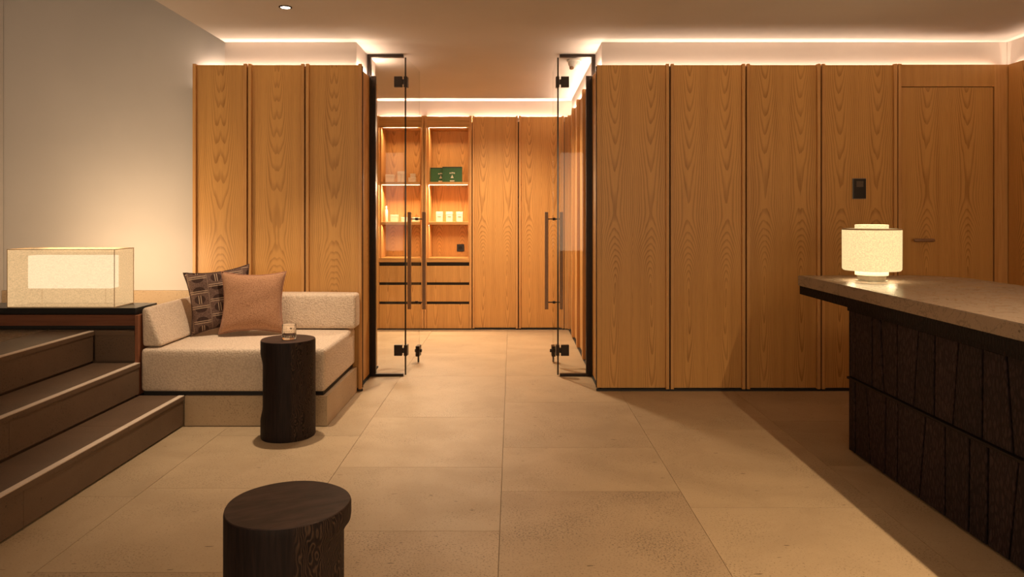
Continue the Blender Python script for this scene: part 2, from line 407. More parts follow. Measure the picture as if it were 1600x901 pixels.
# ------------------------------------------------------------------ SETTING
CZ = 2.58
floor = struct('floor', B(-4.2, 4.2, -3.2, 8.7, -0.10, -0.012), M['grout'], 'beige limestone floor of large tiles with thin joints')
tile_cache = {}; SPECK = {(-0.05, 2.5), (-1.73, 1.9), (-0.89, 2.2)}
def tile(x0, x1, y0, y1):
    g = 0.0011; w_, l_ = round(x1 - x0, 3), round(y1 - y0, 3)
    sp = (round(x0, 2), round(y0, 2)) in SPECK; key = (w_, l_, sp)
    if key not in tile_cache:
        bm = B(-w_ / 2 + g, w_ / 2 - g, -l_ / 2 + g, l_ / 2 - g, -0.012, 0.0)
        o = mk('stone_tile', bm, M['floor2' if sp else 'floor'], floor, ((x0 + x1) / 2, (y0 + y1) / 2, 0)); tile_cache[key] = o
    else:
        o = tile_cache[key].copy(); o.location = ((x0 + x1) / 2, (y0 + y1) / 2, 0); C.objects.link(o)
    return o
cols = [-2.57, -1.73, -0.89, -0.05, 0.79, 1.63, 2.47, 3.31, 4.15]
rows = {2: [-3.1, -1.9, -0.7, 0.3, 1.3, 2.2, 2.94, 3.68, 4.59, 5.755], 3: [-3.1, -2.2, -1.2, -0.2, 0.6, 1.5, 2.5, 3.36, 3.99, 4.95, 5.755],
        4: [-3.1, -2.0, -1.0, 0.1, 1.0, 2.0, 3.175, 4.32, 5.755], 1: [-3.1, -2.0, -1.1, 0.0, 1.0, 1.9, 2.6, 3.4, 4.2, 5.755]}
for i in range(8):
    rr = rows.get(i, [-3.1, -2.1, -1.1, -0.2, 0.7, 1.6, 2.5 + 0.1 * (i % 2), 3.3 + 0.2 * (i % 3), 4.5, 5.755])
    rr = rr + [6.7 + 0.2 * (i % 2), 7.7, 8.65]
    for a, b in zip(rr, rr[1:]):
        x0, x1 = cols[i], cols[i + 1]
        tile(x0, x1, a, b)
for a, b in zip([5.755, 6.8, 7.75], [6.8, 7.75, 8.65]): tile(-3.41, -2.57, a, b)

struct('ceiling', B(-2.14, 4.2, -3.2, 8.7, CZ, 3.62), M['ceiling'], 'smooth plaster ceiling washed by warm cove light')
struct('ceiling_stairwell', B(-4.2, -2.142, -3.2, 5.6, 3.62, 3.72), M['ceiling'], 'higher ceiling over the stone steps')
w_l = struct('wall_left', B(-4.2, -3.80, -3.2, 5.355, 0, 3.62), M['wallgrey'], 'plaster wall at the far left of the landing')
w_s = struct('wall_stair', B(-4.2, -2.143, 5.36, 5.6, 0, 3.62), M['wallgrey'], 'tall plain plaster wall behind the glowing box lamp')
struct('wall_back_left', B(-2.141, -1.16, 5.345, 6.08, 0, CZ - 0.001), M['plaster'], 'plaster bulkhead above the three left wardrobes')
struct('wall_back_right', B(0.668, 3.69, 5.345, 8.118, 0, CZ - 0.001), M['plaster'], 'plaster bulkhead above the long right row of wardrobes')
struct('wall_right', B(3.692, 4.2, -3.2, 8.7, 0, CZ - 0.001), M['plaster'], 'right side wall with plaster above wooden cladding')
struct('wall_back', B(-3.4, 0.667, 8.5, 8.7, 0, CZ - 0.001), M['plaster'])
struct('trim_back_bulkhead', B(-3.4, 0.667, 8.12, 8.499, 2.405, CZ - 0.001), M['plaster'], 'pale plaster bulkhead above the back room cabinets')
struct('wall_inner_left', B(-3.6, -3.402, 6.08, 8.7, 0, CZ - 0.001), M['plaster'])
struct('wall_inner_front', B(-3.40, -2.141, 5.90, 6.08, 0, CZ - 0.001), M['plaster'])
struct('wall_rear', B(-3.8, 3.69, -3.4, -3.2, 0, 3.62), M['plaster'])
struct('baseboard_stair', B(-3.798, -2.35, 5.335, 5.359, 0.585, 0.73), M['plinth'], 'stone skirting along the plaster wall behind the box lamp')

# ------------------------------------------------------------------ STEPS
st = thing('staircase', 'three brown stone steps with pale nosing strips rising to the left landing', 'stairs', (-2.01, 1.6, 0))
X1, X2, X3 = -2.01, -2.28, -2.56
Z1, Z2, Z3 = 0.19, 0.39, 0.585
YE = 4.384
def step_run(xf, xb, z0, z1, rj, tj, yend, nos_end):
    # core
    mk('core', B(xb - 0.03, xf - 0.022, -0.9, yend - 0.003, 0.0 if z0 == 0 else z0 - 0.03, z1 - 0.03), M['step'], st, world=True)
    y0 = -0.9
    for y1 in rj + [yend]:
        mk('riser_slab', B(xf - 0.02, xf, y0 + 0.001, y1 - 0.001, z0 + 0.012, z1 - 0.027), M['step'], st, world=True); y0 = y1
    y0 = -0.9
    for y1 in tj + [yend]:
        t = mk('tread_slab', B(xb, xf + 0.006 - 0.034, y0 + 0.001, y1 - 0.001, z1 - 0.026, z1, bev=0.0008, seg=1), M['step'], st, world=True)
        mk('tread_lip', B(xf + 0.006 - 0.034, xf + 0.006, y0 + 0.001, y1 - 0.001, z1 - 0.026, z1 - 0.003), M['step'], t, world=True)
        mk('nosing_strip', B(xf - 0.027, xf + 0.005, y0 + 0.001, y1 - 0.001, z1 - 0.003, z1 + 0.001), M['nosing'], t, world=True); y0 = y1
step_run(X1, X2 + 0.002, 0.0, Z1, [0.5, 1.75, 2.95], [1.2, 2.55, 3.75], YE, YE)
step_run(X2, X3 + 0.002, Z1, Z2, [0.9, 2.1, 3.25], [1.7, 3.1], YE, YE)
step_run(X3, X3 - 0.30, Z2, Z3, [1.0, 2.3, 3.28], [1.5, 2.9, 3.55], YE, YE)
# frontal return of the landing beside the bench
mk('return_riser', B(X3 + 0.008, -2.309, 4.388, 4.408, Z2 + 0.012, Z3 - 0.027), M['step'], st, world=True)
mk('return_lip', B(X3 + 0.008, -2.309, 4.382, 4.42, Z3 - 0.026, Z3), M['step'], st, world=True)
mk('return_base', B(X3 - 0.02, -2.309, 4.41, 5.24, 0.0, Z3 - 0.027), M['step'], st, world=True)
mk('return_tread', B(X3 - 0.30, -2.309, 4.422, 5.24, Z3 - 0.026, Z3), M['step'], st, world=True)
mk('landing_core', B(-3.797, X3 - 0.032, -0.9, 5.334, 0.0, Z3 - 0.03), M['step'], st, world=True)
ly = [-0.9, 0.4, 1.5, 2.45, 3.3, 4.15, 5.334]
for a, b in zip(ly, ly[1:]):
    for xa, xb in ((-3.797, -3.33), (-3.33, -2.862)):
        mk('landing_slab', B(xa + 0.001, xb - 0.001, a + 0.001, b - 0.001, Z3 - 0.028, Z3), M['landing'], st, world=True)

# ------------------------------------------------------------------ WARDROBES (local: x across, y depth, z up)
WT = 2.400
def wardrobe(loc, wdt, label, group, rz=0, ribs=(1, 1), depth=0.04, mat='wood', cat='wardrobe', rib_w=0.023, name='wardrobe', plinth=True, tab=0.012, rec=0.020):
    t = thing(name, label, cat, loc, rz, group)
    h = wdt / 2; g = 0.0058
    xl = -h + g + (rib_w if ribs[0] else 0); xr = h - g - (rib_w if ribs[1] else 0)
    mk('door_panel', B(xl + 0.0006, xr - 0.0006, rec, 0.034, 0.022, WT - 0.006, bev=0.0008, seg=1), M[mat], t)
    if ribs[0]: mk('rib', B(-h + g, xl, 0.0, 0.035, 0.016, WT, bev=0.002), M['rib'], t)
    if ribs[1]: mk('rib', B(xr, h - g, 0.0, 0.035, 0.016, WT, bev=0.002), M['rib'], t)
    mk('carcass', B(-h + 0.0004, h - 0.0004, 0.0355, depth, 0.02, WT - tab), M['black'], t)
    if plinth: mk('plinth', B(-h + 0.001, h - 0.001, 0.012, 0.034, 0.0, 0.015), M['black'], t)
    return t
k = 5.25 / 1120
def px(x): return (x - 800) * k
YF = 5.25
gl_ = 'oak wardrobes beside the bench'
for a, b, lab in ((299.5, 386.3, 'tall oak wardrobe nearest the left plaster wall, above the patterned cushion'),
                  (386.3, 476.3, 'middle one of the three tall oak wardrobes behind the bench'),
                  (476.3, 565.8, 'tall oak wardrobe left of the glass doorway, behind the bench end')):
    wardrobe(((px(a) + px(b)) / 2, YF, 0), px(b) - px(a), lab, gl_, mat='wood_single')
gr_ = 'oak wardrobes right of the glass doorway'
wr = []
for a, b, lab, rb in ((932, 1047, 'wide oak wardrobe with bookmatched grain just right of the glass doorway', (0, 1)),
                      (1047, 1166, 'second wide oak wardrobe right of the glass doorway', (1, 1)),
                      (1166, 1283.5, 'third wide oak wardrobe, left of the one with the black wall control', (1, 1)),
                      (1283.5, 1403.5, 'oak wardrobe behind the drum lamp carrying the black wall control', (1, 1))):
    wr.append(wardrobe(((px(a) + px(b)) / 2, YF, 0), px(b) - px(a), lab, gr_, ribs=rb))

# door zone to the right
d1 = mk('door_1', B(px(1409.5), px(1554), YF + 0.016, YF + 0.052, 0.012, 2.229, bev=0.001, seg=1), M['wood_door'], None, ((px(1409) + px(1555)) / 2, 0, 0), world=True)
d1['kind'] = 'structure'; d1['label'] = 'flush oak door with a bronze lever behind the desk'
bm = bmesh.new()
hx0, hx1, hz = px(1424), px(1457), 1.3 - (375 - 334) * k
lathe(bm, [(0.004, 0), (0.009, 0.002), (0.0125, 0.008), (0.0125, 0.142), (0.009, 0.150), (0.004, 0.152)], n=20)
bmesh.ops.rotate(bm, verts=bm.verts, matrix=Matrix.Rotation(PI / 2, 3, 'Y')); bmesh.ops.translate(bm, verts=bm.verts, vec=(hx0, YF - 0.034, hz))
tube(bm, (hx1 - 0.012, YF - 0.03, hz), (hx1 - 0.012, YF + 0.016, hz), 0.0085)
dh = mk('door_handle', bm, M['handle'], d1, world=True, smooth='auto')
t = struct('trim_1', B(px(1403.9), px(1409.1), YF + 0.0, YF + 0.035, 0.016, WT, bev=0.002), M['rib'], 'upright oak edge strip left of the flush door')
struct('trim_2', B(px(1409.3), px(1556), YF + 0.016, YF + 0.05, 2.235, WT - 0.004), M['wood_door'], 'plain oak panel over the flush door')
struct('trim_3', B(px(1556), 3.655, YF + 0.016, YF + 0.05, 0.012, WT - 0.004), M['wood_h'] if 0 else M['rib'], 'narrow oak panel in the right corner')
struct('trim_4', B(px(1404), 3.618, YF + 0.053, YF + 0.07, 0.0, WT - 0.06), M['black'])

# right side wall cladding (faces -x)
ys = [YF + 0.012, 4.65, 4.05, 3.45, 2.85, 2.25]
for n_, (a, b) in enumerate(zip(ys, ys[1:])):
    wardrobe((3.62, (a + b) / 2, 0), a - b, 'tall oak panel on the right side wall at the frame edge' if n_ == 0 else 'tall oak panel on the right side wall beyond the frame', 'oak panels on the right side wall', rz=-PI / 2, ribs=(0, 1) if n_ == 0 else (1, 1), cat='wall panel', name='wall_panel')

# corridor side returns
wardrobe((0.622, (YF + 5.735) / 2 + 0.009, 0), 5.735 - YF - 0.018, 'oak end panel turning into the doorway on its right', 'oak end panels in the doorway', rz=-PI / 2, ribs=(0, 0), cat='wall panel', name='wall_panel', depth=0.036)
wardrobe((-1.12, (YF + 5.735) / 2 + 0.022, 0), 5.735 - YF - 0.044, 'oak end panel turning into the doorway behind the bench', 'oak end panels in the doorway', rz=PI / 2, ribs=(0, 0), cat='wall panel', name='wall_panel', depth=0.036)
wardrobe((-1.12, 5.935, 0), 0.27, 'short oak panel inside the doorway left of the shelves', 'oak end panels in the doorway', rz=PI / 2, ribs=(1, 0), cat='wall panel', name='wall_panel', depth=0.036)
# corridor right wardrobes
cw_ = (8.035 - 5.80) / 4
labs = ['ribbed oak cabinet seen edge-on just behind the right glass pane', 'second ribbed oak cabinet along the right of the back room',
        'third ribbed oak cabinet along the right of the back room', 'ribbed oak cabinet in the far right corner of the back room']
for i in range(4):
    wardrobe((0.622, 5.80 + cw_ * (i + 0.5), 0), cw_, labs[i], 'oak cabinets along the right of the back room', rz=-PI / 2, mat='wood_single', tab=0.075, rec=0.030, rib_w=0.032)

# ------------------------------------------------------------------ BACK ROOM
YB = 8.04; kb = YB / 1120
def bx(x): return (x - 800) * kb
def bz(y): return 1.3 - (y - 334) * kb
gb = 'oak cabinets across the back wall'
wardrobe(((bx(737.5) + bx(810)) / 2, YB, 0), bx(810) - bx(737.5), 'tall oak cabinet right of the open shelves with the green boxes', gb, depth=0.04, tab=0.075)
wardrobe(((bx(810) + bx(882)) / 2, YB, 0), bx(882) - bx(810), 'tall oak cabinet in the back room beside the right glass door', gb, depth=0.04, tab=0.075)
for i in range(3):
    wardrobe((bx(588) - 0.02 - 0.52 * (i + 0.5), YB, 0), 0.52, ('first', 'second', 'third')[i] + ' tall oak cabinet left of the open shelves in the back room', gb, depth=0.04, tab=0.075)
struct('trim_5', B(0.5905, 0.640, YB + 0.006, YB + 0.03, 0.012, WT - 0.01), M['rib'], 'narrow oak filler strip in the far right corner of the back room')
struct('trim_back_filler', B(bx(584), 0.64, YB + 0.36 + 0.08, YB + 0.455, 0, 2.39), M['black'])

def shelf_unit(xa, xb, label):
    t = thing('shelving_unit', label, 'shelving', ((xa + xb) / 2, YB, 0), group='oak open shelving in the back room')
    h = (xb - xa) / 2; p = 0.028; D = 0.40
    mk('side_panel', B(-h + 0.002, -h + p, 0, D, 0.016, WT, bev=0.002), M['rib'], t)
    mk('side_panel', B(h - p, h - 0.002, 0, D, 0.016, WT, bev=0.002), M['rib'], t)
    ix, iy = -h + p + 0.001, h - p - 0.001
    mk('back_panel', B(ix, iy, D - 0.02, D - 0.002, 0.5, 2.32), M['wood'], t)
    mk('top_rail', B(ix, iy, 0.012, 0.03, bz(195), WT - 0.006), M['wood_h'], t)
    mk('light_stop_panel', B(ix, iy, 0.031, D - 0.021, bz(194) , bz(194) + 0.015), M['wood_h'], t)  # added to keep cove light from leaking into the bay
    mk('header', B(ix, iy, 0.0, D - 0.021, bz(199), bz(194.6), bev=0.002), M['wood_h'], t)
    mk('inner_frame', B(ix, ix + 0.022, 0.03, D - 0.022, bz(403) + 0.001, bz(199) - 0.001), M['rib'], t)
    mk('inner_frame', B(iy - 0.014, iy, 0.03, D - 0.022, bz(403) + 0.001, bz(199) - 0.001), M['rib'], t)
    for ya, yb in ((284, 288), (346.5, 351)):
        s_ = mk('shelf', B(ix + 0.023, iy - 0.015, 0.012, D - 0.023, bz(yb), bz(ya), bev=0.002), M['wood_h'], t)
        if ya == 284:
            mk('led_strip', B(ix + 0.03, iy - 0.02, 0.02, 0.034, bz(yb) - 0.006, bz(yb) - 0.001), M['led'], s_)
    mk('ledge', B(ix, iy, 0.0, D - 0.021, bz(409.5), bz(403), bev=0.002), M['wood_h'], t)
    zz = [(415.3, 441), (445.3, 471), (475.3, 513)]
    for a, b in zz:
        mk('drawer', B(ix + 0.001, iy - 0.001, 0.010, 0.030, bz(b), bz(a), bev=0.001, seg=1), M['wood'], t)
    mk('finger_pull_recess', B(ix, iy, 0.032, 0.05, 0.02, bz(410)), M['black'], t)
    mk('plinth', B(-h + 0.002, h - 0.002, 0.012, 0.03, 0, 0.015), M['black'], t)
    return t
shelf_unit(bx(662.5), bx(737.2), 'oak open shelves with drawers holding the green boxes')
shelf_unit(bx(588), bx(662.2), 'oak open shelves with drawers seen through the left glass')
# a light over each shelf bay glow
for xa, xb in ((664, 733), (592, 657)):
    area('shelf_top_glow', ((bx(xa) + bx(xb)) / 2, YB + 0.06, bz(199) - 0.006), bx(xb) - bx(xa) - 0.08, 0.015, 5.5, WARM2, (math.radians(-20), 0, 0))
    area('shelf_low_glow', ((bx(xa) + bx(xb)) / 2, YB + 0.06, bz(351) - 0.006), bx(xb) - bx(xa) - 0.08, 0.015, 4.5, WARM2, (math.radians(-20), 0, 0))
    area('shelf_led_glow', ((bx(xa) + bx(xb)) / 2, YB + 0.05, bz(288) - 0.01), bx(xb) - bx(xa) - 0.08, 0.015, 15, WARM2, (math.radians(-25), 0, 0))

# goods on the shelves
zs1, zs2 = bz(284), bz(346.5)
def goods(x0, x1, ytop, z, yd, label, mat, name='product_box', cat='box', group=None, dz=0, lid=True):
    xa, xb = bx(x0) * (yd / YB), bx(x1) * (yd / YB); zt = 1.3 - (ytop - 334) * yd / 1120
    t = thing(name, label, cat, ((xa + xb) / 2, yd, z + 0.001), group=group)
    h = (xb - xa) / 2; H = zt - z
    mk('carton', B(-h, h, 0, min(2 * h, 0.1), 0, H * 0.72, bev=0.001, seg=1), M[mat], t)
    mk('carton_lid', B(-h - 0.0012, h + 0.0012, -0.0012, min(2 * h, 0.1) + 0.0012, H * 0.722, H, bev=0.001, seg=1), M[mat], t)
    return t
M['cream'] = plain('cream_card', (0.80, 0.66, 0.46), 0.6); M['ivory'] = plain('ivory_card', (0.86, 0.74, 0.56), 0.5)
M['green'] = plain('green_card', (0.030, 0.115, 0.026), 0.4); M['label'] = plain('printed_ivory', (0.85, 0.78, 0.55), 0.6)
M['print'] = plain('printed_brown', (0.35, 0.22, 0.12), 0.6)
g1 = 'small cream boxes on the shelves'
ydg = YB + 0.12
goods(602, 615, 272.5, zs1, ydg, 'small square cream box at the left on the upper shelf', 'cream', group=g1)
goods(621, 626, 267.5, zs1, ydg, 'taller slim cream box left of its twin on the upper shelf', 'cream', group=g1)
goods(626.5, 631.5, 267.5, zs1, ydg, 'taller slim cream box right of its twin on the upper shelf', 'cream', group=g1)
lo = goods(638, 650.5, 277.5, zs1, ydg, 'low cream box lying under a smaller one on the upper shelf', 'cream', group=g1)
goods(641, 649, 271.3, 1.3 - (277.5 - 334) * ydg / 1120 + 0.002, ydg, 'small cream box stacked on top of the low box', 'cream', group=g1)
goods(610, 621, 335.5, zs2, ydg, 'square cream box beside the bottle on the lower shelf', 'cream', group=g1)
goods(627, 638, 339.5, zs2, ydg, 'low cream box behind the glass edge on the lower shelf', 'ivory', group=g1)
goods(644, 656, 339.5, zs2, ydg, 'low cream box behind the door pull on the lower shelf', 'ivory', group=g1)
for i, (a, nm) in enumerate(((681.3, 'left'), (697, 'middle'), (713, 'right'))):
    t = goods(a, a + 10, 330.8, zs2, ydg, nm + ' one of three ivory boxes on the lower right shelf', 'ivory', group='three ivory boxes on the lower right shelf')
    mk('printed_label', B(-0.018, 0.018, -0.0018, -0.0014, 0.052, 0.060), M['print'], t)
# slim bottle
bt = thing('bottle', 'slim pale bottle at the left end of the lower shelf', 'bottle', (bx(603) * ydg / YB, ydg + 0.02, zs2 + 0.001))
mk('bottle_body', lathe(bmesh.new(), [(0.001, 0), (0.018, 0.0), (0.019, 0.004), (0.019, 0.125), (0.012, 0.140), (0.001, 0.141)], n=24, cap=False), M['ivory'], bt, smooth='auto')
mk('cap', lathe(bmesh.new(), [(0.011, 0.142), (0.011, 0.172), (0.009, 0.175)], n=20), M['cream'], bt, smooth='auto')
# green gift boxes
def greenbox(x0, x1, yt, yd, rz, label):
    xa, xb = (x0 - 800) * yd / 1120, (x1 - 800) * yd / 1120; zt = 1.3 - (yt - 334) * yd / 1120
    h = (xb - xa) / 2; H = zt - zs1 - 0.002
    t = thing('gift_box', label, 'box', ((xa + xb) / 2, yd, zs1 + 0.001), rz, 'green gift boxes')
    mk('box_body', B(-h, h, 0, 0.045, 0, H, bev=0.0015), M['green'], t)
    mk('lid_edge', B(-h + 0.004, h - 0.004, -0.001, 0.0, H * 0.93, H * 0.985), M['black'], t)
    # arched row of letters, emblem and line of small print
    fs = -0.0016
    lg = bmesh.new()
    for i in range(5):
        a = (i - 2) * 0.0125; zc = H * 0.60 - abs(i - 2) ** 2 * 0.0009
        if i in (0, 3): lathe_pts = [(a + 0.0050 * math.cos(q), zc + 0.0075 * math.sin(q)) for q in [2 * PI * j / 10 for j in range(10)]]
        elif i == 1: lathe_pts = [(a - 0.005, zc - 0.0075), (a + 0.005, zc - 0.0075), (a + 0.005, zc - 0.003), (a, zc + 0.0075), (a - 0.005, zc - 0.003)]
        else: lathe_pts = [(a - 0.005, zc - 0.0075), (a + 0.005, zc - 0.0075), (a + 0.005, zc + 0.0075), (a - 0.005, zc + 0.0075)]
        f0 = [lg.verts.new((x, fs, z)) for x, z in lathe_pts]; f1 = [lg.verts.new((x, -0.0002, z)) for x, z in lathe_pts]
        lg.faces.new(f0); lg.faces.new(f1[::-1]); n = len(f0)
        for j in range(n): lg.faces.new((f0[j], f0[(j + 1) % n], f1[(j + 1) % n], f1[j]))
    mk('lettering', lg, M['label'], t)
    em = bmesh.new()
    pts = [(-0.016, 0.26), (0.016, 0.26), (0.010, 0.36), (0.004, 0.38), (0.003, 0.47), (-0.003, 0.47), (-0.004, 0.38), (-0.010, 0.36)]
    f0 = [em.verts.new((x, fs, H * z)) for x, z in pts]; f1 = [em.verts.new((x, -0.0002, H * z)) for x, z in pts]
    em.faces.new(f0); em.faces.new(f1[::-1])
    for j in range(len(pts)): em.faces.new((f0[j], f0[(j + 1) % len(pts)], f1[(j + 1) % len(pts)], f1[j]))
    mk('emblem', em, M['label'], t)
    mk('small_print', B(-0.026, 0.026, fs, -0.0002, H * 0.04, H * 0.10), M['print'] if 0 else M['label'], t)
    return t
greenbox(672.5, 705, 261.6, YB + 0.13, 0, 'green box with pale emblem, partly hidden behind the other')
greenbox(691, 722, 260.2, YB + 0.05, 0, 'green box with pale emblem standing in front on the right')
# wall socket
so = thing('wall_socket', 'square black socket in the shelf niche above the ledge', 'socket', (bx(719.5) * 8.41 / YB, YB + 0.379, 1.3 - (387 - 334) * 8.41 / 1120))
mk('plate', B(-0.043, 0.043, -0.008, 0, -0.043, 0.043, bev=0.003), M['black_plastic'], so)
mk('socket_well', tube(bmesh.new(), (0, -0.0095, 0), (0, -0.006, 0), 0.022, 20), M['bronze'], so)

# ------------------------------------------------------------------ GLASS SCREEN (frame + two leaves)
YG = 5.755; kg = YG / 1120
def gx(x): return (x - 800) * kg
def gz(y): return 1.3 - (y - 334) * kg
def pane_y(): return YG + 0.006
for side in (-1, 1):
    L = side < 0
    sc_ = thing('glass_screen', ('fixed glass pane in a dark frame left of the open doors' if L else 'fixed glass pane in a dark frame right of the open doors'), 'glass partition', ((gx(610) if L else gx(898)), YG, 0), group='fixed glass panes of the doorway')
    x_in = gx(630.5) if L else gx(874.5)      # pane edge next to the leaf
    xw = -1.119 if L else 0.621              # wall face below
    xu = -1.157 if L else 0.665              # wall face above wardrobes
    fw = 0.027
    def bb(xa, xb, *r, **q): return B(min(xa, xb), max(xa, xb), *r, **q)
    mk('upright', bb(xw - side * 0.0, xw - side * fw, YG - 0.018, YG + 0.022, 0.0, 2.404), M['bronze'], sc_, world=True)
    mk('light_stop', bb(xw + side * 0.001, xw + side * 0.038, YG - 0.018, YG + 0.038, 0.0, 2.40), M['bronze'], sc_, world=True)  # added to block cove light leaking past the upright
    mk('upper_upright', bb(xu, xu - side * fw, YG - 0.018, YG + 0.022, 2.406, CZ - 0.003), M['bronze'], sc_, world=True)
    mk('top_bar', bb(xu - side * fw, x_in - side * -0.0, YG - 0.018, YG + 0.022, CZ - 0.025, CZ - 0.003), M['bronze'], sc_, world=True)
    mk('step_bar', bb(xu - side * fw, xw - side * fw, YG - 0.010, YG + 0.014, 2.40, 2.406), M['bronze'], sc_, world=True)
    mk('bottom_bar', bb(xw - side * fw, x_in, YG - 0.018, YG + 0.022, 0.0, 0.020), M['bronze'], sc_, world=True)
    mk('pane', bb(xw - side * (fw + 0.001), x_in + side * 0.002, YG, YG + 0.010, 0.021, CZ - 0.026), M['glass'], sc_, world=True)
    mk('pane_edge', bb(x_in + side * 0.0018, x_in, YG, YG + 0.010, 0.021, CZ - 0.026), M['glass'], sc_, world=True)
    # the leaf, swung open into the back room
    hx = gx(633.5) if L else gx(871.8)
    ang = math.radians(86) if L else math.radians(90.5)
    if not L: ang = math.radians(90.8)
    leaf = thing('glass_door', ('clear glass door leaf on the left swung open into the back room' if L else 'clear glass door leaf on the right swung open into the back room'), 'glass door', (hx, YG, 0), ang, 'open glass door leaves')
    Lw = 0.56
    mk('pane', B(0.003, Lw, -0.005, 0.005, 0.008, 2.555), M['glass'], leaf)
    mk('hinge_edge', B(0.0, 0.003, -0.0065, 0.0065, 0.008, 2.555), M['glass_edge'], leaf)
    mk('free_edge', B(Lw, Lw + 0.001, -0.0045, 0.0045, 0.008, 2.555), M['glass'], leaf)
    # pull handles: a bar each side of the glass joined by rods
    xh = Lw - 0.115
    zt, zb = 1.3 + 3 * 6.2 / 1120, 1.3 - 149 * 6.2 / 1120
    for sd in (-1, 1):
        mk('pull_bar', B(xh - 0.012, xh + 0.012, sd * 0.064 - 0.015, sd * 0.064 + 0.015, zb, zt, bev=0.003), M['handle'], leaf)
    for y_ in (342, 472):
        zz_ = 1.3 - (y_ - 334) * 6.2 / 1120
        bm = bmesh.new(); tube(bm, (xh, -0.049, zz_), (xh, 0.049, zz_), 0.005); tube(bm, (xh, -0.012, zz_), (xh, 0.012, zz_), 0.012)
        mk('pull_rod', bm, M['bronze'], leaf, smooth='auto')
    # hinges: plate on the fixed pane, clamp on the leaf
    for y_ in (128, 547):
        zc = gz(y_)
        pl_ = (gx(616), gx(628.5)) if L else (gx(876.5), gx(889))
        bm = bb(*pl_, YG - 0.012, YG + 0.022, zc - 0.043, zc + 0.043, bev=0.002)
        box(bm, *((pl_[1] + 0.0005, gx(631.0)) if L else (gx(874.3), pl_[0] - 0.0005)), YG - 0.010, YG + 0.018, zc - 0.020, zc + 0.020)
        hp = mk('hinge_plate', bm, M['bronze'], sc_, world=True)
        lp = mk('hinge_clamp', B(-0.012, 0.045, -0.016 if L else -0.011, 0.011 if L else 0.016, zc - 0.043, zc + 0.043, bev=0.002), M['bronze'], leaf)
    # corner lock
    lk = mk('corner_lock', B(Lw - 0.085, Lw + 0.004, -0.017, 0.017, 0.060, 0.150, bev=0.003), M['bronze'], leaf)
    mk('lock_cylinder', tube(bmesh.new(), (Lw - 0.04, -0.030, 0.105), (Lw - 0.04, 0.030, 0.105), 0.014), M['bronze'], lk, smooth='auto')
    mk('floor_bolt', tube(bmesh.new(), (Lw - 0.04, 0, 0.004), (Lw - 0.04, 0, 0.06), 0.008), M['bronze'], lk, smooth='auto')

# motion sensor
sn = thing('motion_sensor', 'white domed sensor on the ceiling behind the right glass pane', 'sensor', (0.515, 5.95, CZ - 0.001))
mk('base_ring', lathe(bmesh.new(), [(0.060, -0.001), (0.060, -0.016), (0.055, -0.020)], n=32), M['white_plastic'], sn, smooth='auto')
mk('dome', lathe(bmesh.new(), [(0.050, -0.0205), (0.049, -0.040), (0.042, -0.056), (0.028, -0.067), (0.010, -0.072)], n=32), M['white_plastic'], sn, smooth='auto')
mk('lens', lathe(bmesh.new(), [(0.018, -0.062), (0.018, -0.080), (0.012, -0.086)], cx=-0.022, cy=-0.02, n=20), M['handle'], sn, smooth='auto')
# visible downlight
dl = thing('downlight', 'small recessed downlight in the ceiling above the bench', 'ceiling light', (-1.403, 4.438, CZ - 0.0005))
mk('trim_ring', lathe(bmesh.new(), [(0.040, 0.0), (0.040, -0.004), (0.030, -0.005), (0.029, 0.0)], n=32, cap=False), M['bronze'], dl, smooth='auto')
mk('lens', lathe(bmesh.new(), [(0.028, -0.001), (0.028, -0.003)], n=32), M['spot_lens'], dl)

# ------------------------------------------------------------------ WALL CONTROL
tc = thing('wall_control', 'black rectangular wall control with a small grey screen', 'wall control', (px(1344), YF + 0.0155, 1.485))
mk('plate', B(-0.046, 0.046, -0.010, 0, -0.072, 0.072, bev=0.002), M['black_plastic'], tc)
M['screen'] = plain('dim_screen', (0.10, 0.075, 0.055), 0.3)
mk('screen', B(-0.024, 0.026, -0.0115, -0.0102, 0.012, 0.056), M['screen'], tc)
M['edge'] = plain('grey_edge', (0.22, 0.20, 0.18), 0.5)
mk('rim', B(-0.050, 0.050, -0.004, -0.0005, -0.076, 0.076, bev=0.001, seg=1), M['edge'], tc)

# ------------------------------------------------------------------ CONSOLE + BOX LAMP
co = thing('console_table', 'long low walnut console with a black top on the landing', 'console', (-3.05, 4.40, Z3))
mk('top', B(-3.79, -2.309, 4.40, 4.665, 0.687, 0.7225, bev=0.002), M['black_plastic'], co, world=True)
mk('front_rail', B(-3.79, -2.309, 4.412, 4.44, 0.612, 0.679, bev=0.001), M['walnut'], co, world=True)
mk('recess', B(-3.79, -2.312, 4.442, 4.655, 0.588, 0.686), M['black'], co, world=True)
bl = thing('box_lamp', 'glowing rectangular fabric lamp standing on the black console top', 'table lamp', (-2.775, 4.51, 0.7235))
lx0, lx1, ly0, ly1, lz0, lz1 = -3.100, -2.444, 4.405, 4.625, 0.7245, 1.083
ob = bmesh.new()
def sheet(bm, a, b, c, d): bm.faces.new([bm.verts.new(q) for q in (a, b, c, d)])
tt = 0.003
box(ob, lx0, lx1, ly0, ly0 + tt, lz0 + .004, lz1 - .004); box(ob, lx0, lx1, ly1 - tt, ly1, lz0 + .004, lz1 - .004)
box(ob, lx0, lx0 + tt, ly0 + tt, ly1 - tt, lz0 + .004, lz1 - .004); box(ob, lx1 - tt, lx1, ly0 + tt, ly1 - tt, lz0 + .004, lz1 - .004)
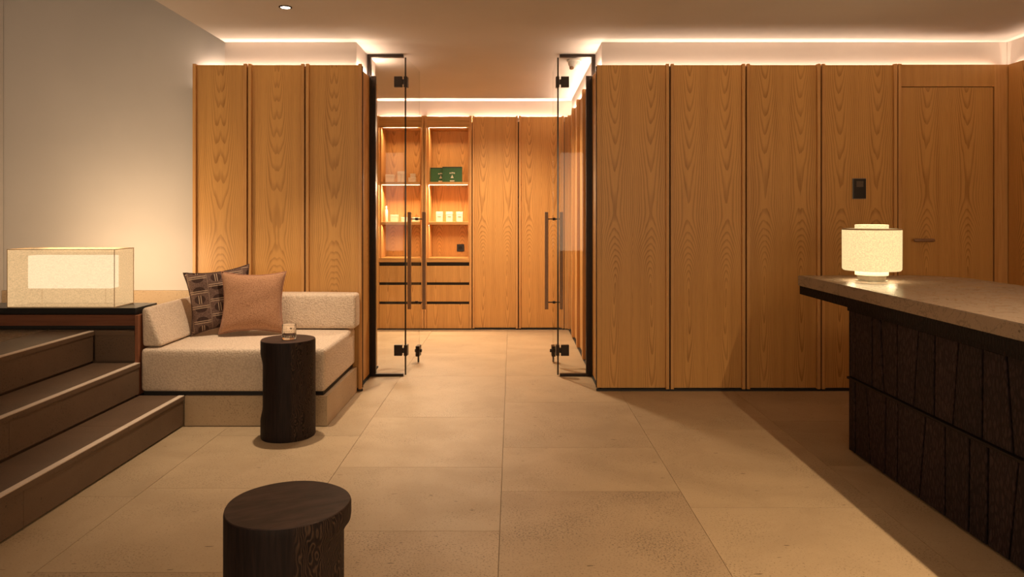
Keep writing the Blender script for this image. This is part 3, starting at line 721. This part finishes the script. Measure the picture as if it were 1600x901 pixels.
# single sheets so the gauze has one layer each side
ob.free(); ob = bmesh.new()
za, zb_ = lz0 + .003, lz1 - .003
sheet(ob, (lx0, ly0, za), (lx1, ly0, za), (lx1, ly0, zb_), (lx0, ly0, zb_)); sheet(ob, (lx0, ly1, za), (lx0, ly1, zb_), (lx1, ly1, zb_), (lx1, ly1, za))
sheet(ob, (lx0, ly0, za), (lx0, ly0, zb_), (lx0, ly1, zb_), (lx0, ly1, za)); sheet(ob, (lx1, ly0, za), (lx1, ly1, za), (lx1, ly1, zb_), (lx1, ly0, zb_))
mk('outer_shade', ob, M['shade_outer'], bl, world=True)
M['shade_frame'] = plain('shade_frame', (0.45, 0.30, 0.15), 0.6)
fb = bmesh.new(); e = 0.003
for z0_, z1_ in ((lz0 - 0.0005, lz0 + 0.004), (lz1 - 0.004, lz1)):
    box(fb, lx0 - e / 2, lx1 + e / 2, ly0 - e, ly0, z0_, z1_); box(fb, lx0 - e / 2, lx1 + e / 2, ly1, ly1 + e, z0_, z1_)
    box(fb, lx0 - e, lx0, ly0, ly1, z0_, z1_); box(fb, lx1, lx1 + e, ly0, ly1, z0_, z1_)
for xa in (lx0 - e, lx1):
    for ya in (ly0 - e, ly1): box(fb, xa, xa + e, ya, ya + e, lz0, lz1)
mk('shade_frame', fb, M['shade_frame'], bl, world=True)
mk('inner_shade', B(-3.02, -2.50, 4.47, 4.56, 0.835, 1.040, bev=0.004), M['shade_inner'], bl, world=True)
fbm = bmesh.new()
for xa in (-2.96, -2.56): tube(fbm, (xa, 4.515, 0.727), (xa, 4.515, 0.834), 0.004, 8)
box(fbm, -3.0, -2.52, 4.48, 4.55, 0.7240, 0.7275)
mk('stand', fbm, M['shade_frame'], bl, world=True)
pl = bpy.data.lights.new('box_lamp_glow', 'AREA'); pl.shape = 'RECTANGLE'; pl.size = 0.5; pl.size_y = 0.16; pl.energy = 6; pl.color = (1, 0.70, 0.42)
plo = bpy.data.objects.new('box_lamp_glow', pl); plo.location = (-2.77, 4.515, 1.05); plo.rotation_euler = UP; C.objects.link(plo)

area('box_lamp_back_glow', (-2.77, 4.632, 0.92), 0.55, 0.28, 11, (1, 0.68, 0.38), (math.radians(90), 0, 0))

# ------------------------------------------------------------------ BENCH
be = thing('corner_bench', 'cream corner bench on a stone plinth beside the steps', 'bench', (-1.7, 4.8, 0))
xs0, xs1 = -2.277, -1.145
# plinth slabs with joints
mk('plinth_slab', B(-2.004, xs1 + 0.014, 4.388, 4.41, 0.002, 0.186, bev=0.001, seg=1), M['plinth'], be, world=True)
mk('plinth_slab', B(xs1 - 0.008, xs1 + 0.014, 4.412, 5.226, 0.002, 0.186, bev=0.001, seg=1), M['plinth'], be, world=True)
mk('plinth_core', B(-2.27, xs1 - 0.01, 4.412, 5.24, 0.0, 0.18), M['plinth'], be, world=True)
mk('painted_shadow_gap', B(-2.27, xs1 - 0.02, 4.42, 5.24, 0.181, 0.207), M['black'], be, world=True)  # black block puts the shade under the seat into the colour
def cushion(name, x0, x1, y0, y1, z0, z1, r=0.03, puff=0.008):
    bm = B(x0, x1, y0, y1, z0, z1)
    bmesh.ops.bevel(bm, geom=bm.edges[:], offset=r, segments=4, affect='EDGES', profile=0.5)
    long_edges = [e for e in bm.edges if e.calc_length() > 0.12]
    bmesh.ops.subdivide_edges(bm, edges=long_edges, cuts=7, use_grid_fill=True)
    cx, cy, cz = (x0 + x1) / 2, (y0 + y1) / 2, (z0 + z1) / 2
    for v in bm.verts:
        a = (v.co.x - cx) / ((x1 - x0) / 2); b = (v.co.y - cy) / ((y1 - y0) / 2); c_ = (v.co.z - cz) / ((z1 - z0) / 2)
        v.co.z += puff * (1 - a * a) * (1 - b * b) * (1 if c_ > 0 else 0)
        v.co.y += puff * 0.6 * (1 - a * a) * (1 - c_ * c_) * (1 if b > 0 else -1)
        v.co.x += puff * 0.6 * (1 - b * b) * (1 - c_ * c_) * (1 if a > 0 else -1)
    return mk(name, bm, M['boucle'], be, world=True, smooth=True)
cushion('seat_cushion', xs0, xs1, 4.392, 5.235, 0.209, 0.474, 0.024)
cushion('back_cushion', -2.10, -1.112, 5.085, 5.240, 0.484, 0.730, 0.022)
# wedge-shaped arm cushion along the left
bm = bmesh.new()
Y0, Y1 = 4.41, 5.235
A = [(-2.277, .484), (-2.155, .484), (-2.242, .726), (-2.282, .718)]
f = [[bm.verts.new((x, y, z)) for x, z in A] for y in (Y0, Y1)]
bm.faces.new(f[0]); bm.faces.new(f[1][::-1])
for i in range(4): bm.faces.new((f[0][i], f[1][i], f[1][(i + 1) % 4], f[0][(i + 1) % 4]))
bmesh.ops.recalc_face_normals(bm, faces=bm.faces)
bmesh.ops.bevel(bm, geom=bm.edges[:], offset=0.02, segments=4, affect='EDGES', profile=0.5)
mk('arm_cushion', bm, M['boucle'], be, world=True, smooth=True)
mk('side_panel', B(-2.307, -2.286, 4.384, 5.24, 0.192, 0.680, bev=0.002), M['walnut_v'], be, world=True)

# ------------------------------------------------------------------ CUSHIONS
def pillow(name, label, loc, rot, size, thick, mat, pmat):
    t = thing(name, label, 'cushion', loc); t.rotation_mode = 'XYZ'; t.rotation_euler = rot; t['group'] = 'cushions on the bench'
    n = 26; bm = bmesh.new(); S = size / 2
    def P(i, j, sd):
        u = -1 + 2 * i / n; v = -1 + 2 * j / n
        x = S * u * (1 - 0.13 * (1 - v * v) ** 1.0 * abs(u) ** 1.5); z = S * v * (1 - 0.13 * (1 - u * u) ** 1.0 * abs(v) ** 1.5)
        h = thick / 2 * ((1 - u ** 4) * (1 - v ** 4)) ** 0.55
        h *= 1 + 0.03 * math.sin(5 * u + 3 * v + S * 9) + 0.02 * math.sin(9 * v - 4 * u)
        return (x, sd * h, z)
    g = {}
    for sd in (-1, 1):
        for i in range(n + 1):
            for j in range(n + 1):
                if i in (0, n) or j in (0, n):
                    if (i, j) not in g: g[(i, j)] = bm.verts.new(P(i, j, 0))
                    g[(i, j, sd)] = g[(i, j)]
                else: g[(i, j, sd)] = bm.verts.new(P(i, j, sd))
    for sd in (-1, 1):
        for i in range(n):
            for j in range(n):
                q = [g[(i, j, sd)], g[(i + 1, j, sd)], g[(i + 1, j + 1, sd)], g[(i, j + 1, sd)]]
                bm.faces.new(q if sd < 0 else q[::-1])
    mk('cover', bm, mat, t, smooth=True)
    ring = [P(i, 0, 0) for i in range(n)] + [P(n, j, 0) for j in range(n)] + [P(n - i, n, 0) for i in range(n)] + [P(0, n - j, 0) for j in range(n)]
    pb = bmesh.new(); R = 0.0042; m = len(ring); rs = []
    for q in range(m):
        p = Vector(ring[q]); d = (Vector(ring[(q + 1) % m]) - Vector(ring[q - 1])).normalized(); u = Vector((0, 1, 0)); v = d.cross(u)
        rs.append([pb.verts.new(p + R * (math.cos(a) * u + math.sin(a) * v)) for a in [2 * PI * e / 6 for e in range(6)]])
    for q in range(m):
        for e in range(6): pb.faces.new((rs[q][e], rs[q][(e + 1) % 6], rs[(q + 1) % m][(e + 1) % 6], rs[(q + 1) % m][e]))
    mk('piping', pb, pmat, t, smooth=True)
    return t
pillow('cushion', 'plain terracotta square cushion with piped edges', (-1.757, 4.862, 0.700), (math.radians(-9), math.radians(1), math.radians(13)), 0.42, 0.14, M['terracotta'], M['piping'])
pillow('cushion', 'dark brown cushion with woven double stripes and ovals', (-1.998, 4.918, 0.716), (math.radians(-9), math.radians(-6), math.radians(29)), 0.425, 0.115, M['pattern'], M['brown_piping'])

# ------------------------------------------------------------------ STOOLS
def stool(loc, label, rz, notches):
    t = thing('log_stool', label, 'side table', loc, rz, 'dark log side tables')
    R, H = 0.155, 0.565
    def rf(a, z):
        r = 1 + 0.010 * math.sin(3 * a + 1) + 0.006 * math.sin(5 * a)
        for (ac, wd, za, zb, dep, soft) in notches:
            da = math.atan2(math.sin(a - ac), math.cos(a - ac)); fa = max(0.0, math.cos(min(abs(da) / wd, 1) * PI / 2)) ** 0.7
            def sm(x): x = max(0, min(1, x)); return x * x * (3 - 2 * x)
            fz = sm((z - za) / soft) * sm((zb - z) / soft)
            r -= dep * fa * fz
        return r
    prof = [(R * 0.985, 0.0), (R, 0.006)] + [(R, 0.006 + (H - 0.012) * i / 40) for i in range(1, 40)] + [(R, H - 0.006), (R * 0.992, H - 0.001)]
    bm = bmesh.new(); lathe(bm, prof, n=72, rf=rf)
    mk('trunk', bm, M['stool'], t, smooth='auto')
    bm = bmesh.new(); lathe(bm, [(R * 0.990, H - 0.0008), (R * 0.982, H + 0.0015)], n=72, rf=rf)
    mk('top', bm, M['stool_top'], t, smooth='auto')
    return t
stool((-1.318, 4.215, 0), 'dark log side table holding the cut glass tumbler', 0, [(PI, 1.5, 0.10, 0.50, 0.085, 0.08)])
stool((-0.569, 1.82, 0), 'dark log side table in the foreground with a bare top', 0, [(0.1, 1.3, -0.2, 0.525, 0.12, 0.035)])

# tumbler
tb = thing('tumbler', 'cut glass tumbler standing on the dark log side table', 'glass', (-1.306, 4.200, 0.5670))
def facet(a, z): return 1 + (0.018 * math.cos(16 * a) if 0.008 < z < 0.052 else 0)
prof = [(0.002, 0.0), (0.037, 0.0), (0.0395, 0.004)] + [(0.040, 0.008 + 0.0055 * i) for i in range(9)] + [(0.0402, 0.086), (0.0394, 0.0875), (0.0380, 0.086), (0.0370, 0.050), (0.0350, 0.018), (0.030, 0.014), (0.002, 0.013)]
bm = bmesh.new(); lathe(bm, prof, n=96, cap=False, rf=facet)
mk('glass_body', bm, M['tumbler'], tb, smooth='auto')
M['etch'] = plain('etched_mark', (0.75, 0.68, 0.55), 0.7)
bm = bmesh.new()
for i in range(20):
    a = 2 * PI * i / 20
    for z_, hh in ((0.050, 0.0035), (0.020, 0.005)):
        c_ = Vector((0.0412 * math.cos(a), 0.0412 * math.sin(a), z_)); tn = Vector((-math.sin(a), math.cos(a), 0)) * 0.0035; up = Vector((0, 0, hh))
        nn = Vector((math.cos(a), math.sin(a), 0)) * 0.0008
        q = [bm.verts.new(c_ + d) for d in (tn, up, -tn, -up)]; pk = bm.verts.new(c_ + nn)
        for j in range(4): bm.faces.new((q[j], q[(j + 1) % 4], pk))
eo = mk('etched_ornament', bm, M['etch'], tb); eo['kind'] = 'stuff'

# ------------------------------------------------------------------ RECEPTION DESK
XD = 1.842; YD = 3.925; YN = 1.0
rd = thing('reception_desk', 'dark reception desk clad in charred boards with slanted joints', 'reception desk', (2.2, 2.6, 0))
mk('body', B(XD + 0.024, 2.62, YN, YD - 0.012, 0.03, 0.792), M['black'], rd, world=True)
mk('end_panel', B(XD + 0.004, 2.62, YD - 0.011, YD, 0.012, 0.792), M['desk_dark'], rd, world=True)
mk('base_recess', B(XD + 0.03, 2.60, YN, YD - 0.03, 0.0, 0.029), M['black'], rd, world=True)
mk('mid_rail', B(XD - 0.010, XD + 0.023, YN, YD, 0.400, 0.413, bev=0.002), M['desk_rail'], rd, world=True)
def ydesk(p): return XD * 1120 / (p - 800)
up_j = [(1335, 1335), (1361.5, 1361.5), (1374, 1379), (1400, 1400), (1434, 1426), (1459, 1458), (1496, 1487), (1534, 1533), (1570, 1581), (1622, 1616), (1668, 1668), (1730, 1712), (1790, 1800), (1880, 1880), (1990, 1960), (2110, 2120), (2260, 2260)]
lo_j = [(1335, 1335), (1352.5, 1359), (1382.5, 1381.5), (1401.5, 1400.5), (1445, 1435), (1475, 1475), (1513.5, 1512), (1541.5, 1540), (1589, 1574), (1622, 1640), (1675, 1672), (1735, 1735), (1790, 1770), (1870, 1885), (1960, 1960), (2090, 2060), (2260, 2260)]
def boards(js, z0, z1, seed):
    rnd = random.Random(seed)
    seq = [(YD, YD)] + [(ydesk(a), ydesk(b)) for a, b in js]
    for (ta, ba), (tb_, bb_) in zip(seq, seq[1:]):
        g = 0.0052; pr = rnd.choice([0.0, 0.0015, 0.003]); dz = 0
        bm = bmesh.new(); zt = z1 - dz
        pts = [(ba - g, z0), (bb_ + g, z0), (tb_ + g, zt), (ta - g, zt)]
        fr = [bm.verts.new((XD + 0.006 - pr, y, z)) for y, z in pts]; bk = [bm.verts.new((XD + 0.0235, y, z)) for y, z in pts]
        bm.faces.new(fr); bm.faces.new(bk[::-1])
        for j in range(4): bm.faces.new((fr[j], fr[(j + 1) % 4], bk[(j + 1) % 4], bk[j]))
        bmesh.ops.recalc_face_normals(bm, faces=bm.faces)
        bmesh.ops.bevel(bm, geom=[e for e in bm.edges if all(v in fr for v in e.verts)], offset=0.002, segments=1, affect='EDGES')
        mk('board', bm, M['board'], rd, world=True)
boards(up_j, 0.416, 0.770, 3)
boards(lo_j, 0.012, 0.397, 5)
mk('top_band', B(XD - 0.006, XD + 0.023, YN, YD, 0.772, 0.792), M['desk_dark'], rd, world=True)

ct = thing('countertop', 'thick veined stone worktop with a rounded corner on the dark desk', 'countertop', (2.29, 2.8, 0.795))
def slab_pts(x0, x1, y0, y1, r):
    pts = [(x0, y0), (x1, y0)]
    n = 14
    for i in range(n + 1):
        a = PI / 2 * i / n; pts.append((x1 - r + r * math.cos(a), y1 - r + r * math.sin(a)))
    pts.append((x0, y1)); return pts
bm = prism(bmesh.new(), slab_pts(1.810, 2.77, YN - 0.02, 4.535, 0.26), 0.8475, 0.911)
bmesh.ops.recalc_face_normals(bm, faces=bm.faces)
bmesh.ops.bevel(bm, geom=[e for e in bm.edges if abs(e.verts[0].co.z - e.verts[1].co.z) < 1e-5], offset=0.003, segments=2, affect='EDGES')
mk('stone_slab', bm, M['counter'], ct, world=True, smooth='auto')
mk('dark_underframe', prism(bmesh.new(), slab_pts(1.816, 2.75, YN - 0.015, 4.525, 0.25), 0.795, 0.847), M['desk_dark'], ct, world=True)

# drum lamp
dlm = thing('drum_lamp', 'glowing linen drum lamp on the stone worktop', 'table lamp', (2.087, 4.16, 0.912))
mk('base', lathe(bmesh.new(), [(0.086, 0.0), (0.086, 0.003), (0.072, 0.005), (0.078, 0.032), (0.084, 0.034)], n=48), M['steel'], dlm, smooth='auto')
mk('neck', lathe(bmesh.new(), [(0.088, 0.0345), (0.089, 0.062)], n=48), M['drum2'], dlm, smooth='auto')
mk('shade', lathe(bmesh.new(), [(0.090, 0.060), (0.150, 0.062), (0.157, 0.070), (0.158, 0.294), (0.152, 0.302), (0.092, 0.303)], n=64, cap=False), M['drum'], dlm, smooth='auto')
mk('top_collar', lathe(bmesh.new(), [(0.089, 0.290), (0.089, 0.325), (0.086, 0.326), (0.084, 0.300)], n=48, cap=False), M['drum2'], dlm, smooth='auto')
mk('diffuser', lathe(bmesh.new(), [(0.082, 0.296), (0.082, 0.299)], n=48), M['drum2'], dlm)
mk('shade_edge', lathe(bmesh.new(), [(0.1515, 0.3025), (0.1565, 0.2985), (0.1575, 0.2955), (0.1590, 0.2965), (0.1575, 0.3010), (0.1520, 0.3045)], n=64, cap=False), M['shade_frame'], dlm, smooth='auto')

# the bulb's light leaving the drum lamp below and above the shade
area('drum_lamp_down', (2.087, 4.16, 0.968), 0.26, 0.26, 2.4, (1.0, 0.74, 0.42)).data.shape = 'DISK'
area('drum_lamp_up', (2.087, 4.16, 1.216), 0.14, 0.14, 1.6, (1.0, 0.74, 0.42), UP).data.shape = 'DISK'
